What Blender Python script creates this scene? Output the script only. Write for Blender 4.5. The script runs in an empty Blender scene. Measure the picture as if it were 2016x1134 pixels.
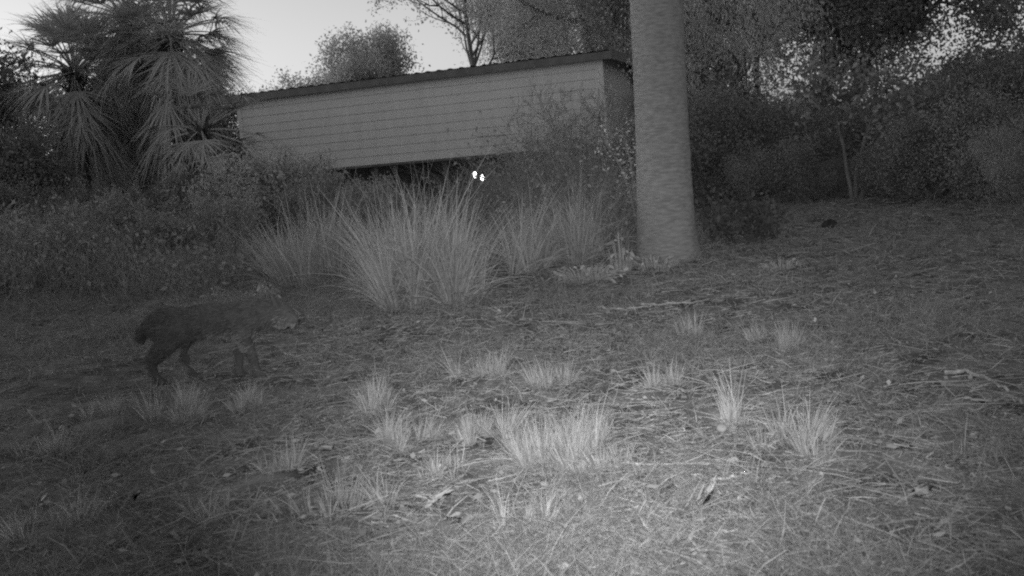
import bpy, math
import numpy as np
from mathutils import Vector, Matrix

scene = bpy.context.scene
R = math.radians

# ------------------------------------------------------------------ camera
FPX = 1980.0                       # focal length in pixels of the 2016 wide photograph
PITCH, ROLL = R(-7.65), R(5.0)
CAM = np.array([0.0, 0.0, 1.0])
fwd = np.array([0.0, math.cos(PITCH), math.sin(PITCH)])
r0 = np.array([1.0, 0.0, 0.0])
u0 = np.cross(r0, fwd)
right = math.cos(ROLL) * r0 - math.sin(ROLL) * u0
up = math.cos(ROLL) * u0 + math.sin(ROLL) * r0
cam_data = bpy.data.cameras.new("camera")
cam = bpy.data.objects.new("camera", cam_data)
scene.collection.objects.link(cam)
cam.matrix_world = Matrix(((right[0], up[0], -fwd[0], CAM[0]),
                           (right[1], up[1], -fwd[1], CAM[1]),
                           (right[2], up[2], -fwd[2], CAM[2]),
                           (0, 0, 0, 1)))
cam_data.sensor_width = 36.0
cam_data.lens = 36.0 * FPX / 2016.0
cam_data.clip_end = 2000.0
cam_data.clip_start = 0.02
cam_data.dof.use_dof = True
cam_data.dof.focus_distance = 7.0
cam_data.dof.aperture_fstop = 5.6
scene.camera = cam

# ------------------------------------------------------------------ sky, sun, flash, exposure
SUN_EL, SUN_AZ = R(2.5), R(-72.0)   # dawn: the sun barely up, beyond the palms
world = bpy.data.worlds.new("World")
scene.world = world
world.use_nodes = True
wn, wl = world.node_tree.nodes, world.node_tree.links
sky = wn.new("ShaderNodeTexSky")
sky.sky_type = 'NISHITA'
sky.sun_disc = False
sky.sun_elevation = SUN_EL
sky.sun_rotation = SUN_AZ
sky.air_density = 1.0
sky.dust_density = 1.0
bw = wn.new("ShaderNodeRGBToBW")    # an infrared camera sees no colour
wl.new(sky.outputs[0], bw.inputs[0])
wl.new(bw.outputs[0], wn["Background"].inputs[0])
wn["Background"].inputs[1].default_value = 0.15

sun_d = bpy.data.lights.new("sun", 'SUN')
sun_d.energy = 0.06
sun_d.angle = R(12)
sun = bpy.data.objects.new("sun", sun_d)
sdir = Vector((math.sin(SUN_AZ) * math.cos(R(6)), math.cos(SUN_AZ) * math.cos(R(6)), math.sin(R(6))))
sun.rotation_euler = sdir.to_track_quat('Z', 'Y').to_euler()
scene.collection.objects.link(sun)

def pix_dir(px, py):
    d = fwd * FPX + right * (px - 1008.0) + up * (567.0 - py)
    return d / np.linalg.norm(d)

# the trail camera's own infrared flash: the lamp that lights the near lawn
for fx, en, sz_, aim in ((-.02, 165.0, 35, (1135, 720)), (.02, 300.0, 57, (1190, 530))):   # narrow and wide emitters of the array
    fl_d = bpy.data.lights.new("infrared_flash", 'SPOT')
    fl_d.energy = en
    fl_d.spot_size = R(sz_)
    fl_d.spot_blend = 1.0
    fl_d.shadow_soft_size = 0.03
    fl = bpy.data.objects.new("infrared_flash", fl_d)
    fl.location = (fx, -0.03, 1.07)
    fl.rotation_euler = (-Vector(pix_dir(*aim))).to_track_quat('Z', 'Y').to_euler()
    scene.collection.objects.link(fl)

scene.view_settings.view_transform = 'Standard'
scene.view_settings.look = 'None'
scene.view_settings.exposure = 1.35
scene.view_settings.gamma = 1.0
scene.render.engine = 'CYCLES'
scene.cycles.use_denoising = False
scene.cycles.max_bounces = 7
scene.cycles.diffuse_bounces = 4
scene.cycles.transmission_bounces = 4
scene.cycles.glossy_bounces = 2
scene.cycles.sample_clamp_indirect = 4.0
scene.cycles.filter_width = 2.1

# ------------------------------------------------------------------ helpers
def gz(x, y):
    x = np.asarray(x, float); y = np.asarray(y, float)
    return (0.022 * np.sin(0.9 * x + 0.4) * np.sin(0.7 * y + 1.0) + 0.012 * np.sin(2.3 * x + 1.7 * y)
            + 0.010 * np.sin(3.9 * x - 2.9 * y + 2.0))

def gp(px, py):
    """the point of the ground seen at a pixel of the photograph"""
    d = pix_dir(px, py); z = 0.0
    for _ in range(8):
        t = (z - CAM[2]) / d[2]
        p = CAM + d * t
        z = float(gz(p[0], p[1]))
    return p[0], p[1], z

def at(px, py, Y):
    d = pix_dir(px, py)
    return CAM + d * (Y / d[1])

def gx(px, Y):
    """foot on the ground, at distance Y, of what stands in column px"""
    py = 350.0
    for _ in range(6):
        p = at(px, py, Y)
        py += (p[2] - float(gz(p[0], Y))) * FPX / Y
    return p[0], Y, float(gz(p[0], Y))

def link(name, me, mat=None, parent=None):
    o = bpy.data.objects.new(name, me)
    scene.collection.objects.link(o)
    if mat is not None and me is not None and len(me.materials) == 0:
        me.materials.append(mat)
    if parent is not None:
        o.parent = parent
    return o

def tag(o, label=None, cat=None, group=None, kind=None):
    if label: o['label'] = label
    if cat: o['category'] = cat
    if group: o['group'] = group
    if kind: o['kind'] = kind
    return o

def thing(name, label, cat, loc, rz=0.0, group=None, scale=1.0):
    o = bpy.data.objects.new(name, None)
    o.empty_display_size = 0.2
    scene.collection.objects.link(o)
    o.location = loc
    o.rotation_euler = (0, 0, rz)
    o.scale = (scale,) * 3
    return tag(o, label, cat, group)

def mesh_quads(name, V, F, smooth=False):
    V = np.asarray(V, np.float32); F = np.asarray(F, np.int32)
    me = bpy.data.meshes.new(name)
    me.vertices.add(len(V)); me.vertices.foreach_set("co", V.ravel())
    me.loops.add(F.size); me.loops.foreach_set("vertex_index", F.ravel())
    me.polygons.add(len(F))
    me.polygons.foreach_set("loop_start", np.arange(0, F.size, 4, dtype=np.int32))
    me.polygons.foreach_set("use_smooth", np.full(len(F), smooth, bool))
    me.update(calc_edges=True)
    return me

class MB:
    """collects quads"""
    def __init__(self): self.V, self.F, self.n = [], [], 0
    def add(self, V, F):
        V = np.asarray(V, float).reshape(-1, 3); F = np.asarray(F, int).reshape(-1, 4)
        self.V.append(V); self.F.append(F + self.n); self.n += len(V)
        return self
    def box(self, a, b):
        (x0, y0, z0), (x1, y1, z1) = a, b
        self.add([(x0,y0,z0),(x1,y0,z0),(x1,y1,z0),(x0,y1,z0),(x0,y0,z1),(x1,y0,z1),(x1,y1,z1),(x0,y1,z1)],
                 [(0,3,2,1),(4,5,6,7),(0,1,5,4),(1,2,6,5),(2,3,7,6),(3,0,4,7)])
        return self
    def tube(self, P, rad, n=6, cap=True):
        P = np.asarray(P, float); k = len(P)
        rad = np.broadcast_to(np.asarray(rad, float), (k,)) if np.ndim(rad) else np.full(k, float(rad))
        T = np.gradient(P, axis=0); T /= np.linalg.norm(T, axis=1)[:, None] + 1e-9
        ref = np.array([0, 0, 1.0]) if abs(T[0][2]) < 0.9 else np.array([1.0, 0, 0])
        A = np.cross(T, ref); A /= np.linalg.norm(A, axis=1)[:, None] + 1e-9
        B = np.cross(T, A)
        th = np.linspace(0, 2 * np.pi, n, endpoint=False)
        V = P[:, None] + rad[:, None, None] * (np.cos(th)[None, :, None] * A[:, None] + np.sin(th)[None, :, None] * B[:, None])
        i = np.arange(k - 1)[:, None] * n; j = np.arange(n)[None]; j2 = (j + 1) % n
        F = np.stack([i + j, i + j2, i + n + j2, i + n + j], -1).reshape(-1, 4)
        V = V.reshape(-1, 3)
        if cap:
            V = np.vstack([V, P[0], P[-1]])
            c0, c1 = k * n, k * n + 1
            m = (k - 1) * n
            ex = []
            for q in range(0, n, 2):
                ex.append((c0, (q + 2) % n, (q + 1) % n, q))
                ex.append((c1, m + q, m + (q + 1) % n, m + (q + 2) % n))
            F = np.vstack([F, ex]) if n % 2 == 0 else F
        return self.add(V, F)
    def mesh(self, name, smooth=False):
        return mesh_quads(name, np.vstack(self.V), np.vstack(self.F), smooth)
    def build(self, name, mat, parent=None, smooth=False):
        return link(name, self.mesh(name, smooth), mat, parent)

def unit(v): return v / (np.linalg.norm(v, axis=-1, keepdims=True) + 1e-9)

def ribbons(base, d0, L, W, bend, rng, segs=3, sag=None, tipw=0.12, side=None):
    """tapered curved blades: base (N,3), first direction d0 (N,3), bend (N,3) added with t squared"""
    N = len(base)
    t = np.linspace(0, 1, segs + 1)
    C = base[:, None] + L[:, None, None] * (t[None, :, None] * d0[:, None] + (t ** 2)[None, :, None] * bend[:, None])
    if side is None:
        side = unit(np.cross(d0, unit(rng.normal(size=(N, 3)))))
    w = W[:, None] * (1 - (1 - tipw) * t[None] ** 1.6) * 0.5
    V = np.stack([C - side[:, None] * w[..., None], C + side[:, None] * w[..., None]], 2).reshape(-1, 3)
    b = (np.arange(N) * (segs + 1) * 2)[:, None]
    s = (np.arange(segs) * 2)[None]
    F = np.stack([b + s, b + s + 1, b + s + 3, b + s + 2], -1).reshape(-1, 4)
    return V, F

def leaf_quads(P, size, rng, droop=0.3, aspect=0.5):
    """small rhombic leaves"""
    N = len(P)
    a = rng.normal(size=(N, 3)); a[:, 2] -= droop; a = unit(a)
    s = unit(np.cross(a, rng.normal(size=(N, 3))))
    nrm = np.cross(a, s)
    L = (size * rng.uniform(0.6, 1.35, N))[:, None]
    V = np.stack([P, P + a * L * 0.5 + s * L * aspect * 0.5 + nrm * L * .06, P + a * L, P + a * L * 0.5 - s * L * aspect * 0.5 + nrm * L * .06], 1).reshape(-1, 3)
    F = np.arange(N * 4).reshape(-1, 4)
    return V, F

# ------------------------------------------------------------------ materials (all neutral: the camera is monochrome)
def mat_new(name):
    m = bpy.data.materials.new(name); m.use_nodes = True
    return m, m.node_tree.nodes, m.node_tree.links, m.node_tree.nodes["Principled BSDF"]

def g(v): return (v, v, v, 1.0)

def leafy(name, lo, hi, trans=0.3, rough=0.75, scale=0.8):
    m, n, l, b = mat_new(name)
    geo = n.new("ShaderNodeNewGeometry")
    ramp = n.new("ShaderNodeValToRGB")
    ramp.color_ramp.elements[0].color = g(lo); ramp.color_ramp.elements[1].color = g(hi)
    l.new(geo.outputs["Random Per Island"], ramp.inputs[0])
    l.new(ramp.outputs[0], b.inputs["Base Color"])
    b.inputs["Roughness"].default_value = rough
    b.inputs["Specular IOR Level"].default_value = 0.25
    if trans:
        tr = n.new("ShaderNodeBsdfTranslucent"); mix = n.new("ShaderNodeMixShader")
        l.new(ramp.outputs[0], tr.inputs[0])
        mix.inputs[0].default_value = trans
        l.new(b.outputs[0], mix.inputs[1]); l.new(tr.outputs[0], mix.inputs[2])
        l.new(mix.outputs[0], n["Material Output"].inputs[0])
    return m

def noisy(name, lo, hi, scale=6.0, stretch=(1, 1, 1), rough=0.85, bump=0.0, detail=6.0, spec=0.2, metal=0.0, p0=0.35, p1=0.65):
    m, n, l, b = mat_new(name)
    tc = n.new("ShaderNodeTexCoord"); mp = n.new("ShaderNodeMapping")
    mp.inputs["Scale"].default_value = stretch
    tx = n.new("ShaderNodeTexNoise"); tx.inputs["Scale"].default_value = scale; tx.inputs["Detail"].default_value = detail
    ramp = n.new("ShaderNodeValToRGB")
    ramp.color_ramp.elements[0].color = g(lo); ramp.color_ramp.elements[1].color = g(hi)
    ramp.color_ramp.elements[0].position = p0; ramp.color_ramp.elements[1].position = p1
    l.new(tc.outputs["Object"], mp.inputs[0]); l.new(mp.outputs[0], tx.inputs[0])
    l.new(tx.outputs[0], ramp.inputs[0]); l.new(ramp.outputs[0], b.inputs["Base Color"])
    b.inputs["Roughness"].default_value = rough
    b.inputs["Specular IOR Level"].default_value = spec
    b.inputs["Metallic"].default_value = metal
    if bump:
        bp = n.new("ShaderNodeBump"); bp.inputs["Strength"].default_value = bump; bp.inputs["Distance"].default_value = 0.02
        l.new(tx.outputs[0], bp.inputs["Height"]); l.new(bp.outputs[0], b.inputs["Normal"])
    return m

M = {}
M['soil'] = noisy('soil_and_thatch', 0.04, 0.20, 5.0, bump=0.6, detail=10.0)
M['grass'] = leafy('lawn_grass', 0.14, 0.34, 0.3)
M['thatch'] = leafy('dry_thatch', 0.12, 0.34, 0.1)
M['tuft'] = leafy('tuft_grass', 0.22, 0.46, 0.35)
M['tallgrass'] = leafy('tall_grass', 0.25, 0.48, 0.3)
M['weeds'] = leafy('weeds', 0.18, 0.36, 0.3)
M['paleleaf'] = leafy('pale_leaf', 0.24, 0.46, 0.2)
M['litter'] = leafy('fallen_leaf', 0.14, 0.34, 0.05)
M['shrub'] = leafy('shrub_leaf', 0.30, 0.50, 0.3)
M['sapling'] = leafy('sapling_leaf', 0.52, 0.70, 0.3)
M['oak'] = leafy('oak_leaf', 0.17, 0.36, 0.25)
M['dark'] = leafy('dark_leaf', 0.13, 0.28, 0.2)
M['deep'] = leafy('deep_green_leaf', 0.05, 0.13, 0.2)
M['far'] = leafy('hazed_far_leaf', 0.50, 0.70, 0.5)  # paler leaf colour stands in for distance haze on far trees
M['hazy'] = leafy('pale_hazed_leaf', 0.46, 0.66, 0.5)  # haze painted in as lighter leaf colour; also the drooping tree's pale leaves
M['palm'] = leafy('palm_frond', 0.42, 0.62, 0.25)
M['deadpalm'] = leafy('dead_palm_frond', 0.36, 0.56, 0.15)
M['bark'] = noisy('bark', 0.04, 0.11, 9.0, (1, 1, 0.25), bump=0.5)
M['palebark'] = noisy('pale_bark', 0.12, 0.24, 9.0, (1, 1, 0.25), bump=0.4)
M['palmtrunk'] = noisy('palm_trunk', 0.14, 0.25, 16.0, (1, 1, 4.0), bump=0.35, detail=12.0, p0=.3, p1=.7)
M['stick'] = noisy('dead_wood', 0.20, 0.36, 30.0)
M['siding'] = noisy('painted_metal_siding', 0.67, 0.74, 2.2, (2, 1, .5), rough=0.55, spec=0.4, detail=8.0)
M['shedtrim'] = noisy('dark_metal_trim', 0.13, 0.19, 4.0, rough=0.5, spec=0.4)
M['roof'] = noisy('roof_metal', 0.08, 0.14, 2.0, rough=0.5, spec=0.4)
M['shedpost'] = noisy('dark_post', 0.10, 0.18, 4.0)
M['fur'] = leafy('fur', 0.070, 0.135, 0.0, 0.6)
M['skinfur'] = noisy('fur_base', 0.06, 0.10, 12.0)
M['palefur'] = leafy('pale_fur', 0.15, 0.26, 0.0, 0.6)
M['darkrock'] = noisy('dark_lump', 0.02, 0.05, 20.0, bump=0.5)
M['mushroom'] = noisy('mushroom_cap', 0.17, 0.26, 20.0)

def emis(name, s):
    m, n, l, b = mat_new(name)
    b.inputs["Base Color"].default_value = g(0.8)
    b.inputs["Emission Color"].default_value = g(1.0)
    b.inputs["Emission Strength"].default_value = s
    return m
M['lens'] = emis('glowing_reflector_lens', 3.0)  # reflector glow: the returned flash is imitated by emission
m, n, l, b = mat_new('wet_eye'); b.inputs["Base Color"].default_value = g(0.02); b.inputs["Roughness"].default_value = 0.08
M['eye'] = m

# ------------------------------------------------------------------ ground
def axis(lo, hi, a, b, step, far):
    mid = np.arange(a, b + 1e-6, step)
    l_ = -np.geomspace(1, 1 + (a - lo), far)[::-1] + 1 + a
    h_ = np.geomspace(1, 1 + (hi - b), far) - 1 + b
    return np.unique(np.concatenate([l_, mid, h_]))
xs = axis(-90, 90, -9, 11, 0.10, 22); ys = axis(-30, 110, 0, 16, 0.10, 22)
X, Y = np.meshgrid(xs, ys)
rg = np.random.RandomState(3)
Z = gz(X, Y) + np.where((np.abs(X - 1) < 11) & (Y > -1) & (Y < 17), rg.normal(0, 0.010, X.shape), 0)
nx, ny = len(xs), len(ys)
i, j = np.meshgrid(np.arange(nx - 1), np.arange(ny - 1))
q = j * nx + i
F = np.stack([q, q + 1, q + nx + 1, q + nx], -1).reshape(-1, 4)
go = link('ground', mesh_quads('ground', np.stack([X, Y, Z], -1).reshape(-1, 3), F, True), M['soil'])
tag(go, 'rough lawn of short grass, thatch and bare soil', 'ground', kind='structure')

# guessed water added beyond the palms, reflecting sky as low bright gaps
pb = [(-75, 24), (-40, 21.5), (-20, 22.5), (-11, 24), (-9, 30), (-10, 55), (-14, 68), (-75, 68)]
pm = bpy.data.meshes.new('added_water'); pm.from_pydata([(a_, b_, .045) for a_, b_ in pb], [], [tuple(range(len(pb)))])
m, n, l, b = mat_new('added_water'); b.inputs["Base Color"].default_value = g(.05); b.inputs["Roughness"].default_value = .04
tag(link('added_water', pm, m), 'still water added to reflect bright sky low between the palms', 'added_water', kind='structure')

# ------------------------------------------------------------------ lawn grass and thatch
def polar(N, rng, r0, r1, a0=-44, a1=44):
    r = (r0 ** .45 + rng.uniform(0, 1, N) * (r1 ** .45 - r0 ** .45)) ** (1 / .45)
    a = np.radians(rng.uniform(a0, a1, N))
    return r * np.sin(a), r * np.cos(a)

def vnoise(x, y, f, seed):
    rr = np.random.RandomState(seed); s = 0
    for k in range(6):
        a = rr.uniform(0, 2 * np.pi); ff = f * rr.uniform(0.6, 1.6)
        s = s + np.sin(ff * (x * math.cos(a) + y * math.sin(a)) + rr.uniform(0, 6.28))
    return s / 6

rng = np.random.RandomState(11)
mb = MB()
x, y = polar(430000, rng, 1.3, 16)
edge = np.clip((y - 5.5) / 4.0, 0, 1) * np.clip((2.0 - x) / 3.0, 0, 1)      # rank growth toward the weedy strip
dens = 1.2 * vnoise(x, y, 2.6, 5) + 0.9 * vnoise(x, y, 7.0, 6) + 0.3 * edge
keep = rng.uniform(-0.8, 0.9, len(x)) < dens
x, y = x[keep], y[keep]; dens = dens[keep]; edge = edge[keep]; N = len(x)
base = np.stack([x, y, gz(x, y) - 0.005], 1)
d0 = rng.normal(0, 0.55, (N, 3)); d0[:, 2] = 1; d0 = unit(d0)
bend = rng.normal(0, 0.6, (N, 3)); bend[:, 2] = -np.abs(rng.normal(0.15, 0.35, N))
L = np.where(rng.uniform(0, 1, N) < .16, rng.uniform(0.06, 0.12, N), rng.uniform(0.02, 0.075, N)) * (1 + 0.75 * np.clip(dens, 0, 1.2)) * (1 + 2.2 * edge * rng.uniform(0, 1, N))
W = rng.uniform(0.0018, 0.0038, N) * np.clip(np.hypot(x, y) / 6, 0.8, 2.0)
mb.add(*ribbons(base, d0, L, W, bend, rng))
o = mb.build('lawn_grass', M['grass'])
tag(o, 'short patchy grass blades over the whole lawn', 'grass', kind='stuff')

mb = MB()
N = 190000
x, y = polar(N, rng, 1.3, 16)
base = np.stack([x, y, gz(x, y) + rng.uniform(0.0, 0.022, N)], 1)
d0 = rng.normal(0, 1, (N, 3)); d0[:, 2] = rng.normal(0.05, 0.22, N); d0 = unit(d0)
bend = rng.normal(0, 0.55, (N, 3)); bend[:, 2] = rng.normal(-0.08, 0.15, N)
L = 0.022 + 0.10 * rng.uniform(0, 1, N) ** 2.0; W = rng.uniform(0.002, 0.0055, N) * np.clip(np.hypot(x, y) / 6, 0.8, 2.0)
mb.add(*ribbons(base, d0, L, W, bend, rng, segs=2, tipw=0.4))
o = mb.build('dry_thatch', M['thatch'])
tag(o, 'dry matted thatch of dead grass lying on the lawn', 'thatch', kind='stuff')

mb = MB()
N = 5000
x, y = polar(N, rng, 1.5, 14)
P = np.stack([x, y, gz(x, y) + rng.uniform(0.01, 0.04, N)], 1)
a = rng.normal(size=(N, 3)); a[:, 2] *= 0.25; a = unit(a)
s = np.cross(a, unit(np.array([0, 0, 1.0]) + rng.normal(0, 0.35, (N, 3)))); s = unit(s)
L = rng.uniform(0.015, 0.04, N)[:, None]
V = np.stack([P, P + a * L * .5 + s * L * .28, P + a * L, P + a * L * .5 - s * L * .28], 1).reshape(-1, 3)
mb.add(V, np.arange(4 * N).reshape(-1, 4))
o = mb.build('leaf_litter', M['litter'])
tag(o, 'small pale fallen leaves scattered over the lawn', 'leaf litter', kind='stuff')

# ------------------------------------------------------------------ grass tufts standing on the lawn
def tuft_mesh(seed, n, h, rad, spread, w):
    """several small bunches growing together, with bent and fallen blades round the foot"""
    rng = np.random.RandomState(seed); mb = MB()
    nb = max(2, int(3 + rad * 45))
    for q in range(nb):
        a0 = rng.uniform(0, 2 * np.pi); r0 = rad * math.sqrt(rng.uniform(0, 1)) * .9
        c = np.array([r0 * math.cos(a0), r0 * math.sin(a0), -.008])
        k = max(6, int(n / nb * rng.uniform(.5, 1.6))); hq = 1.28 * h * rng.uniform(.55, 1.1)
        lean = np.array([math.cos(a0), math.sin(a0), 0]) * spread * .45 * r0 / rad + np.append(rng.normal(0, .16 * spread + .04, 2), 0)
        a = rng.uniform(0, 2 * np.pi, k); out = np.stack([np.cos(a), np.sin(a), 0 * a], 1)
        fallen = rng.uniform(0, 1, k) < .36
        d0 = unit(lean + out * (rng.uniform(0, .55, k) * spread + fallen * rng.uniform(.5, 1.6, k))[:, None] + np.array([0, 0, 1.0]))
        bend = out * (rng.uniform(0, .7, k) ** 1.5 * spread)[:, None] + rng.normal(0, .10, (k, 3))
        bend[:, 2] -= rng.uniform(0, .45, k) * spread + fallen * .4
        L = hq * (0.25 + 0.75 * rng.beta(2, 1.6, k)); W = w * rng.uniform(.6, 1.4, k)
        mb.add(*ribbons(c + out * (.02 * np.sqrt(rng.uniform(0, 1, k)))[:, None], d0, L, W, bend, rng, segs=5))
    return mb.mesh('grass_tuft')

tufts = [  # px, py of the base, height m, radius m, blades, spread, label
 (1130, 905, .17, .16, 700, .5, 'broad brightest grass tuft in the middle of the lit lawn'),
 (1190, 925, .10, .07, 160, .5, 'small bright tuft just below the broad brightest tuft'),
 (965, 865, .13, .09, 240, .5, 'bright rounded grass tuft between two other bright tufts'),
 (790, 868, .14, .10, 240, .5, 'grass tuft with fine fanned blades, up slope from long loose blades'),
 (735, 805, .15, .10, 220, .6, 'fuzzy wide grass tuft higher than the fine fanned tuft'),
 (475, 812, .14, .08, 220, .8, 'grey fan-shaped tuft below the walking animal'),
 (315, 830, .16, .13, 200, .7, 'dim loose tuft below the rump of the walking animal'),
 (195, 825, .12, .08, 120, .6, 'dim narrow tuft beside the dim loose tuft'),
 (95, 900, .13, .07, 90, .6, 'dark thin tuft of curved blades near the dim lawn edge'),
 (1440, 835, .19, .028, 80, .35, 'tall narrow upright grass tuft beside the pale mushroom'),
 (1560, 875, .17, .10, 130, .6, 'loose thin tuft beyond the tall narrow tuft'),
 (1610, 890, .13, .09, 110, .6, 'dim low tuft next to the loose thin tuft'),
 (1085, 755, .15, .09, 200, .5, 'soft bright tuft above the broad brightest tuft'),
 (945, 740, .14, .09, 180, .5, 'soft pale tuft on the far edge of the lit lawn'),
 (1545, 690, .16, .07, 90, .6, 'grey tuft of crossing straw on the darker lawn beyond the tall narrow tuft'),
 (1360, 665, .16, .05, 80, .4, 'slim straw-like tuft just before the two fallen sticks'),
 (1500, 670, .12, .06, 60, .6, 'sparse tuft between the slim and the crossing straw tufts'),
 (760, 995, .14, .05, 40, .9, 'sparse tuft of splayed pointed blades in the foreground'),
 (640, 1010, .15, .10, 80, .5, 'tall wispy foreground tuft beside splayed pointed blades'),
 (550, 925, .11, .07, 90, .5, 'short dull tuft before the fan-shaped tuft'),
 (860, 930, .10, .09, 120, .7, 'flattened tuft below the fine fanned tuft'),
 (1040, 1040, .14, .09, 70, .6, 'coarse long-bladed tuft at the lower edge of the lawn'),
 (1170, 1010, .10, .03, 14, .9, 'a few stiff crossed blades below the broad brightest tuft'),
 (440, 1010, .13, .08, 60, .7, 'loose tuft of bent blades beside the large crumpled leaf'),
 (80, 1050, .13, .10, 160, .7, 'fuzzy dim tuft at the near dark corner'),
 (1300, 760, .12, .07, 110, .5, 'short tuft between the soft bright tuft and the tall narrow tuft'),
]
for k, (px, py, h, rad, nb, sp, lab) in enumerate(tufts):
    o = link('grass_tuft', tuft_mesh(100 + k, int(nb * 2.8), h, rad * 1.35, sp, 0.0030), M['tuft'])
    o.location = gp(px, py)
    tag(o, lab, 'grass tuft', 'grass tufts on the lawn')

# ------------------------------------------------------------------ tall grass clumps before the shed
def tall_clump(seed, n, h, rad, spread, w=0.008):
    """a stand of grass made of many bunches, each with its own height and lean, dead blades hanging at the foot"""
    rng = np.random.RandomState(seed); mb = MB()
    nb = int(8 + rad * 60)
    for q in range(nb):
        a0 = rng.uniform(0, 2 * np.pi); r0 = rad * math.sqrt(rng.uniform(0, 1))
        c = np.array([r0 * math.cos(a0), r0 * math.sin(a0), -.01])
        k = max(8, int(n / nb * rng.uniform(.5, 1.5))); hq = h * (0.42 + 0.60 * rng.uniform(0, 1) ** 1.3) * (1 - .3 * r0 / rad)
        lean = np.array([math.cos(a0), math.sin(a0), 0]) * spread * .30 * r0 / rad + np.append(rng.normal(0, .13, 2), 0)
        a = rng.uniform(0, 2 * np.pi, k); out = np.stack([np.cos(a), np.sin(a), 0 * a], 1)
        dead = rng.uniform(0, 1, k) < .25
        d0 = unit(lean + out * (rng.uniform(0, .32, k) * spread + dead * rng.uniform(.2, .9, k))[:, None] + np.array([0, 0, 1.0]))
        bend = out * (rng.uniform(0, 1, k) ** 2 * .75 * spread)[:, None] + rng.normal(0, .06, (k, 3))
        bend[:, 2] -= rng.uniform(0, .45, k) * spread + dead * .45
        L = hq * (0.30 + 0.75 * rng.beta(2.2, 1.5, k)); W = w * rng.uniform(.5, 1.3, k)
        mb.add(*ribbons(c + out * (.05 * np.sqrt(rng.uniform(0, 1, k)))[:, None], d0, L, W, bend, rng, segs=6))
    k = int(n * .35); a = rng.uniform(0, 6.28, k); r = rad * 1.15 * np.sqrt(rng.uniform(0, 1, k))       # tangle at the foot
    base = np.stack([r * np.cos(a), r * np.sin(a), rng.uniform(0, .3 * h, k)], 1)
    d0 = unit(rng.normal(0, 1, (k, 3)) + np.array([0, 0, .3]))
    mb.add(*ribbons(base, d0, rng.uniform(.08, .3, k), np.full(k, w * .8), rng.normal(0, .4, (k, 3)), rng, segs=4))
    return mb.mesh('tall_grass')

clumps = [
 (842, 598, 1.53, 0.37, 2175, .62, 'largest tall grass clump, pale and upright, rising before the shed'),
 (825, 580, 1.25, 0.26, 812, .5, 'tall grass clump leaning against the largest clump'),
 (765, 575, 1.03, 0.26, 609, .75, 'shorter splayed grass clump at the foot of the largest clump'),
 (620, 560, 1.40, 0.33, 812, .5, 'second tallest grass clump, grey, near the leafy shrub'),
 (560, 550, 0.86, 0.24, 464, .8, 'low grey grass clump beside the second tallest clump'),
 (1010, 530, 1.02, 0.33, 667, .6, 'hazy grass clump behind the largest clump'),
 (1110, 515, 1.17, 0.33, 551, .6, 'grass clump between the hazy clump and the palm trunk'),
 (1175, 505, 0.94, 0.22, 348, .6, 'low grass clump closest to the palm trunk'),
 (700, 530, 1.10, 0.31, 464, .7, 'loose grass clump between the two tallest clumps'),
 (480, 545, 0.86, 0.26, 406, .8, 'dim grass clump behind the walking animal'),
 (365, 555, 0.76, 0.24, 348, .8, 'dark low grass clump behind the rump of the animal'),
]
for k, (px, py, h, rad, nb, sp, lab) in enumerate(clumps):
    o = link('tall_grass', tall_clump(200 + k, nb, h, rad, sp), M['tallgrass'])
    o.location = gp(px, py)
    tag(o, lab, 'tall grass', 'tall grass clumps before the shed')

# undergrowth: the weedy strip along the far edge of the lawn
rng = np.random.RandomState(21)
mb = MB()
N = 34000
px = rng.uniform(-250, 1240, N); Yd = rng.uniform(8.6, 15.0, N)
x = (px - 1008) / FPX * Yd; y = Yd
lim = 9.0 + 1.6 * vnoise(x, y * 0, 1.7, 9) + rng.exponential(.5, N) + np.clip((px - 500) / 740, 0, 1) * 0.8
k_ = y > lim; x, y = x[k_], y[k_]; N = len(x)
hh = 0.22 + 0.34 * np.clip(vnoise(x, y, 1.6, 4) + 0.45, 0, 1.2) + 0.95 * np.clip(vnoise(x, y, 1.3, 14) + .12, 0, 1) * np.clip((y - 10) / 2, 0, 1)
base = np.stack([x, y, gz(x, y)], 1)
d0 = unit(rng.normal(0, 0.38, (N, 3)) + np.array([0, 0, 1.0]))
bend = rng.normal(0, 0.35, (N, 3)); bend[:, 2] = -np.abs(bend[:, 2]) * .5
L = hh * rng.uniform(0.5, 1.5, N)
mb.add(*ribbons(base, d0, L, rng.uniform(0.004, 0.010, N), bend, rng, segs=4))
ii = rng.randint(0, N, 30000)
P = base[ii] + d0[ii] * (L[ii] * rng.uniform(0.15, 1.0, len(ii)))[:, None] + rng.normal(0, 0.04, (len(ii), 3))
mb.add(*leaf_quads(P, 0.055, rng))
o = mb.build('undergrowth', M['weeds'])
tag(o, 'tangled knee-high weeds along the far edge of the lawn', 'undergrowth', kind='stuff')

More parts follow.
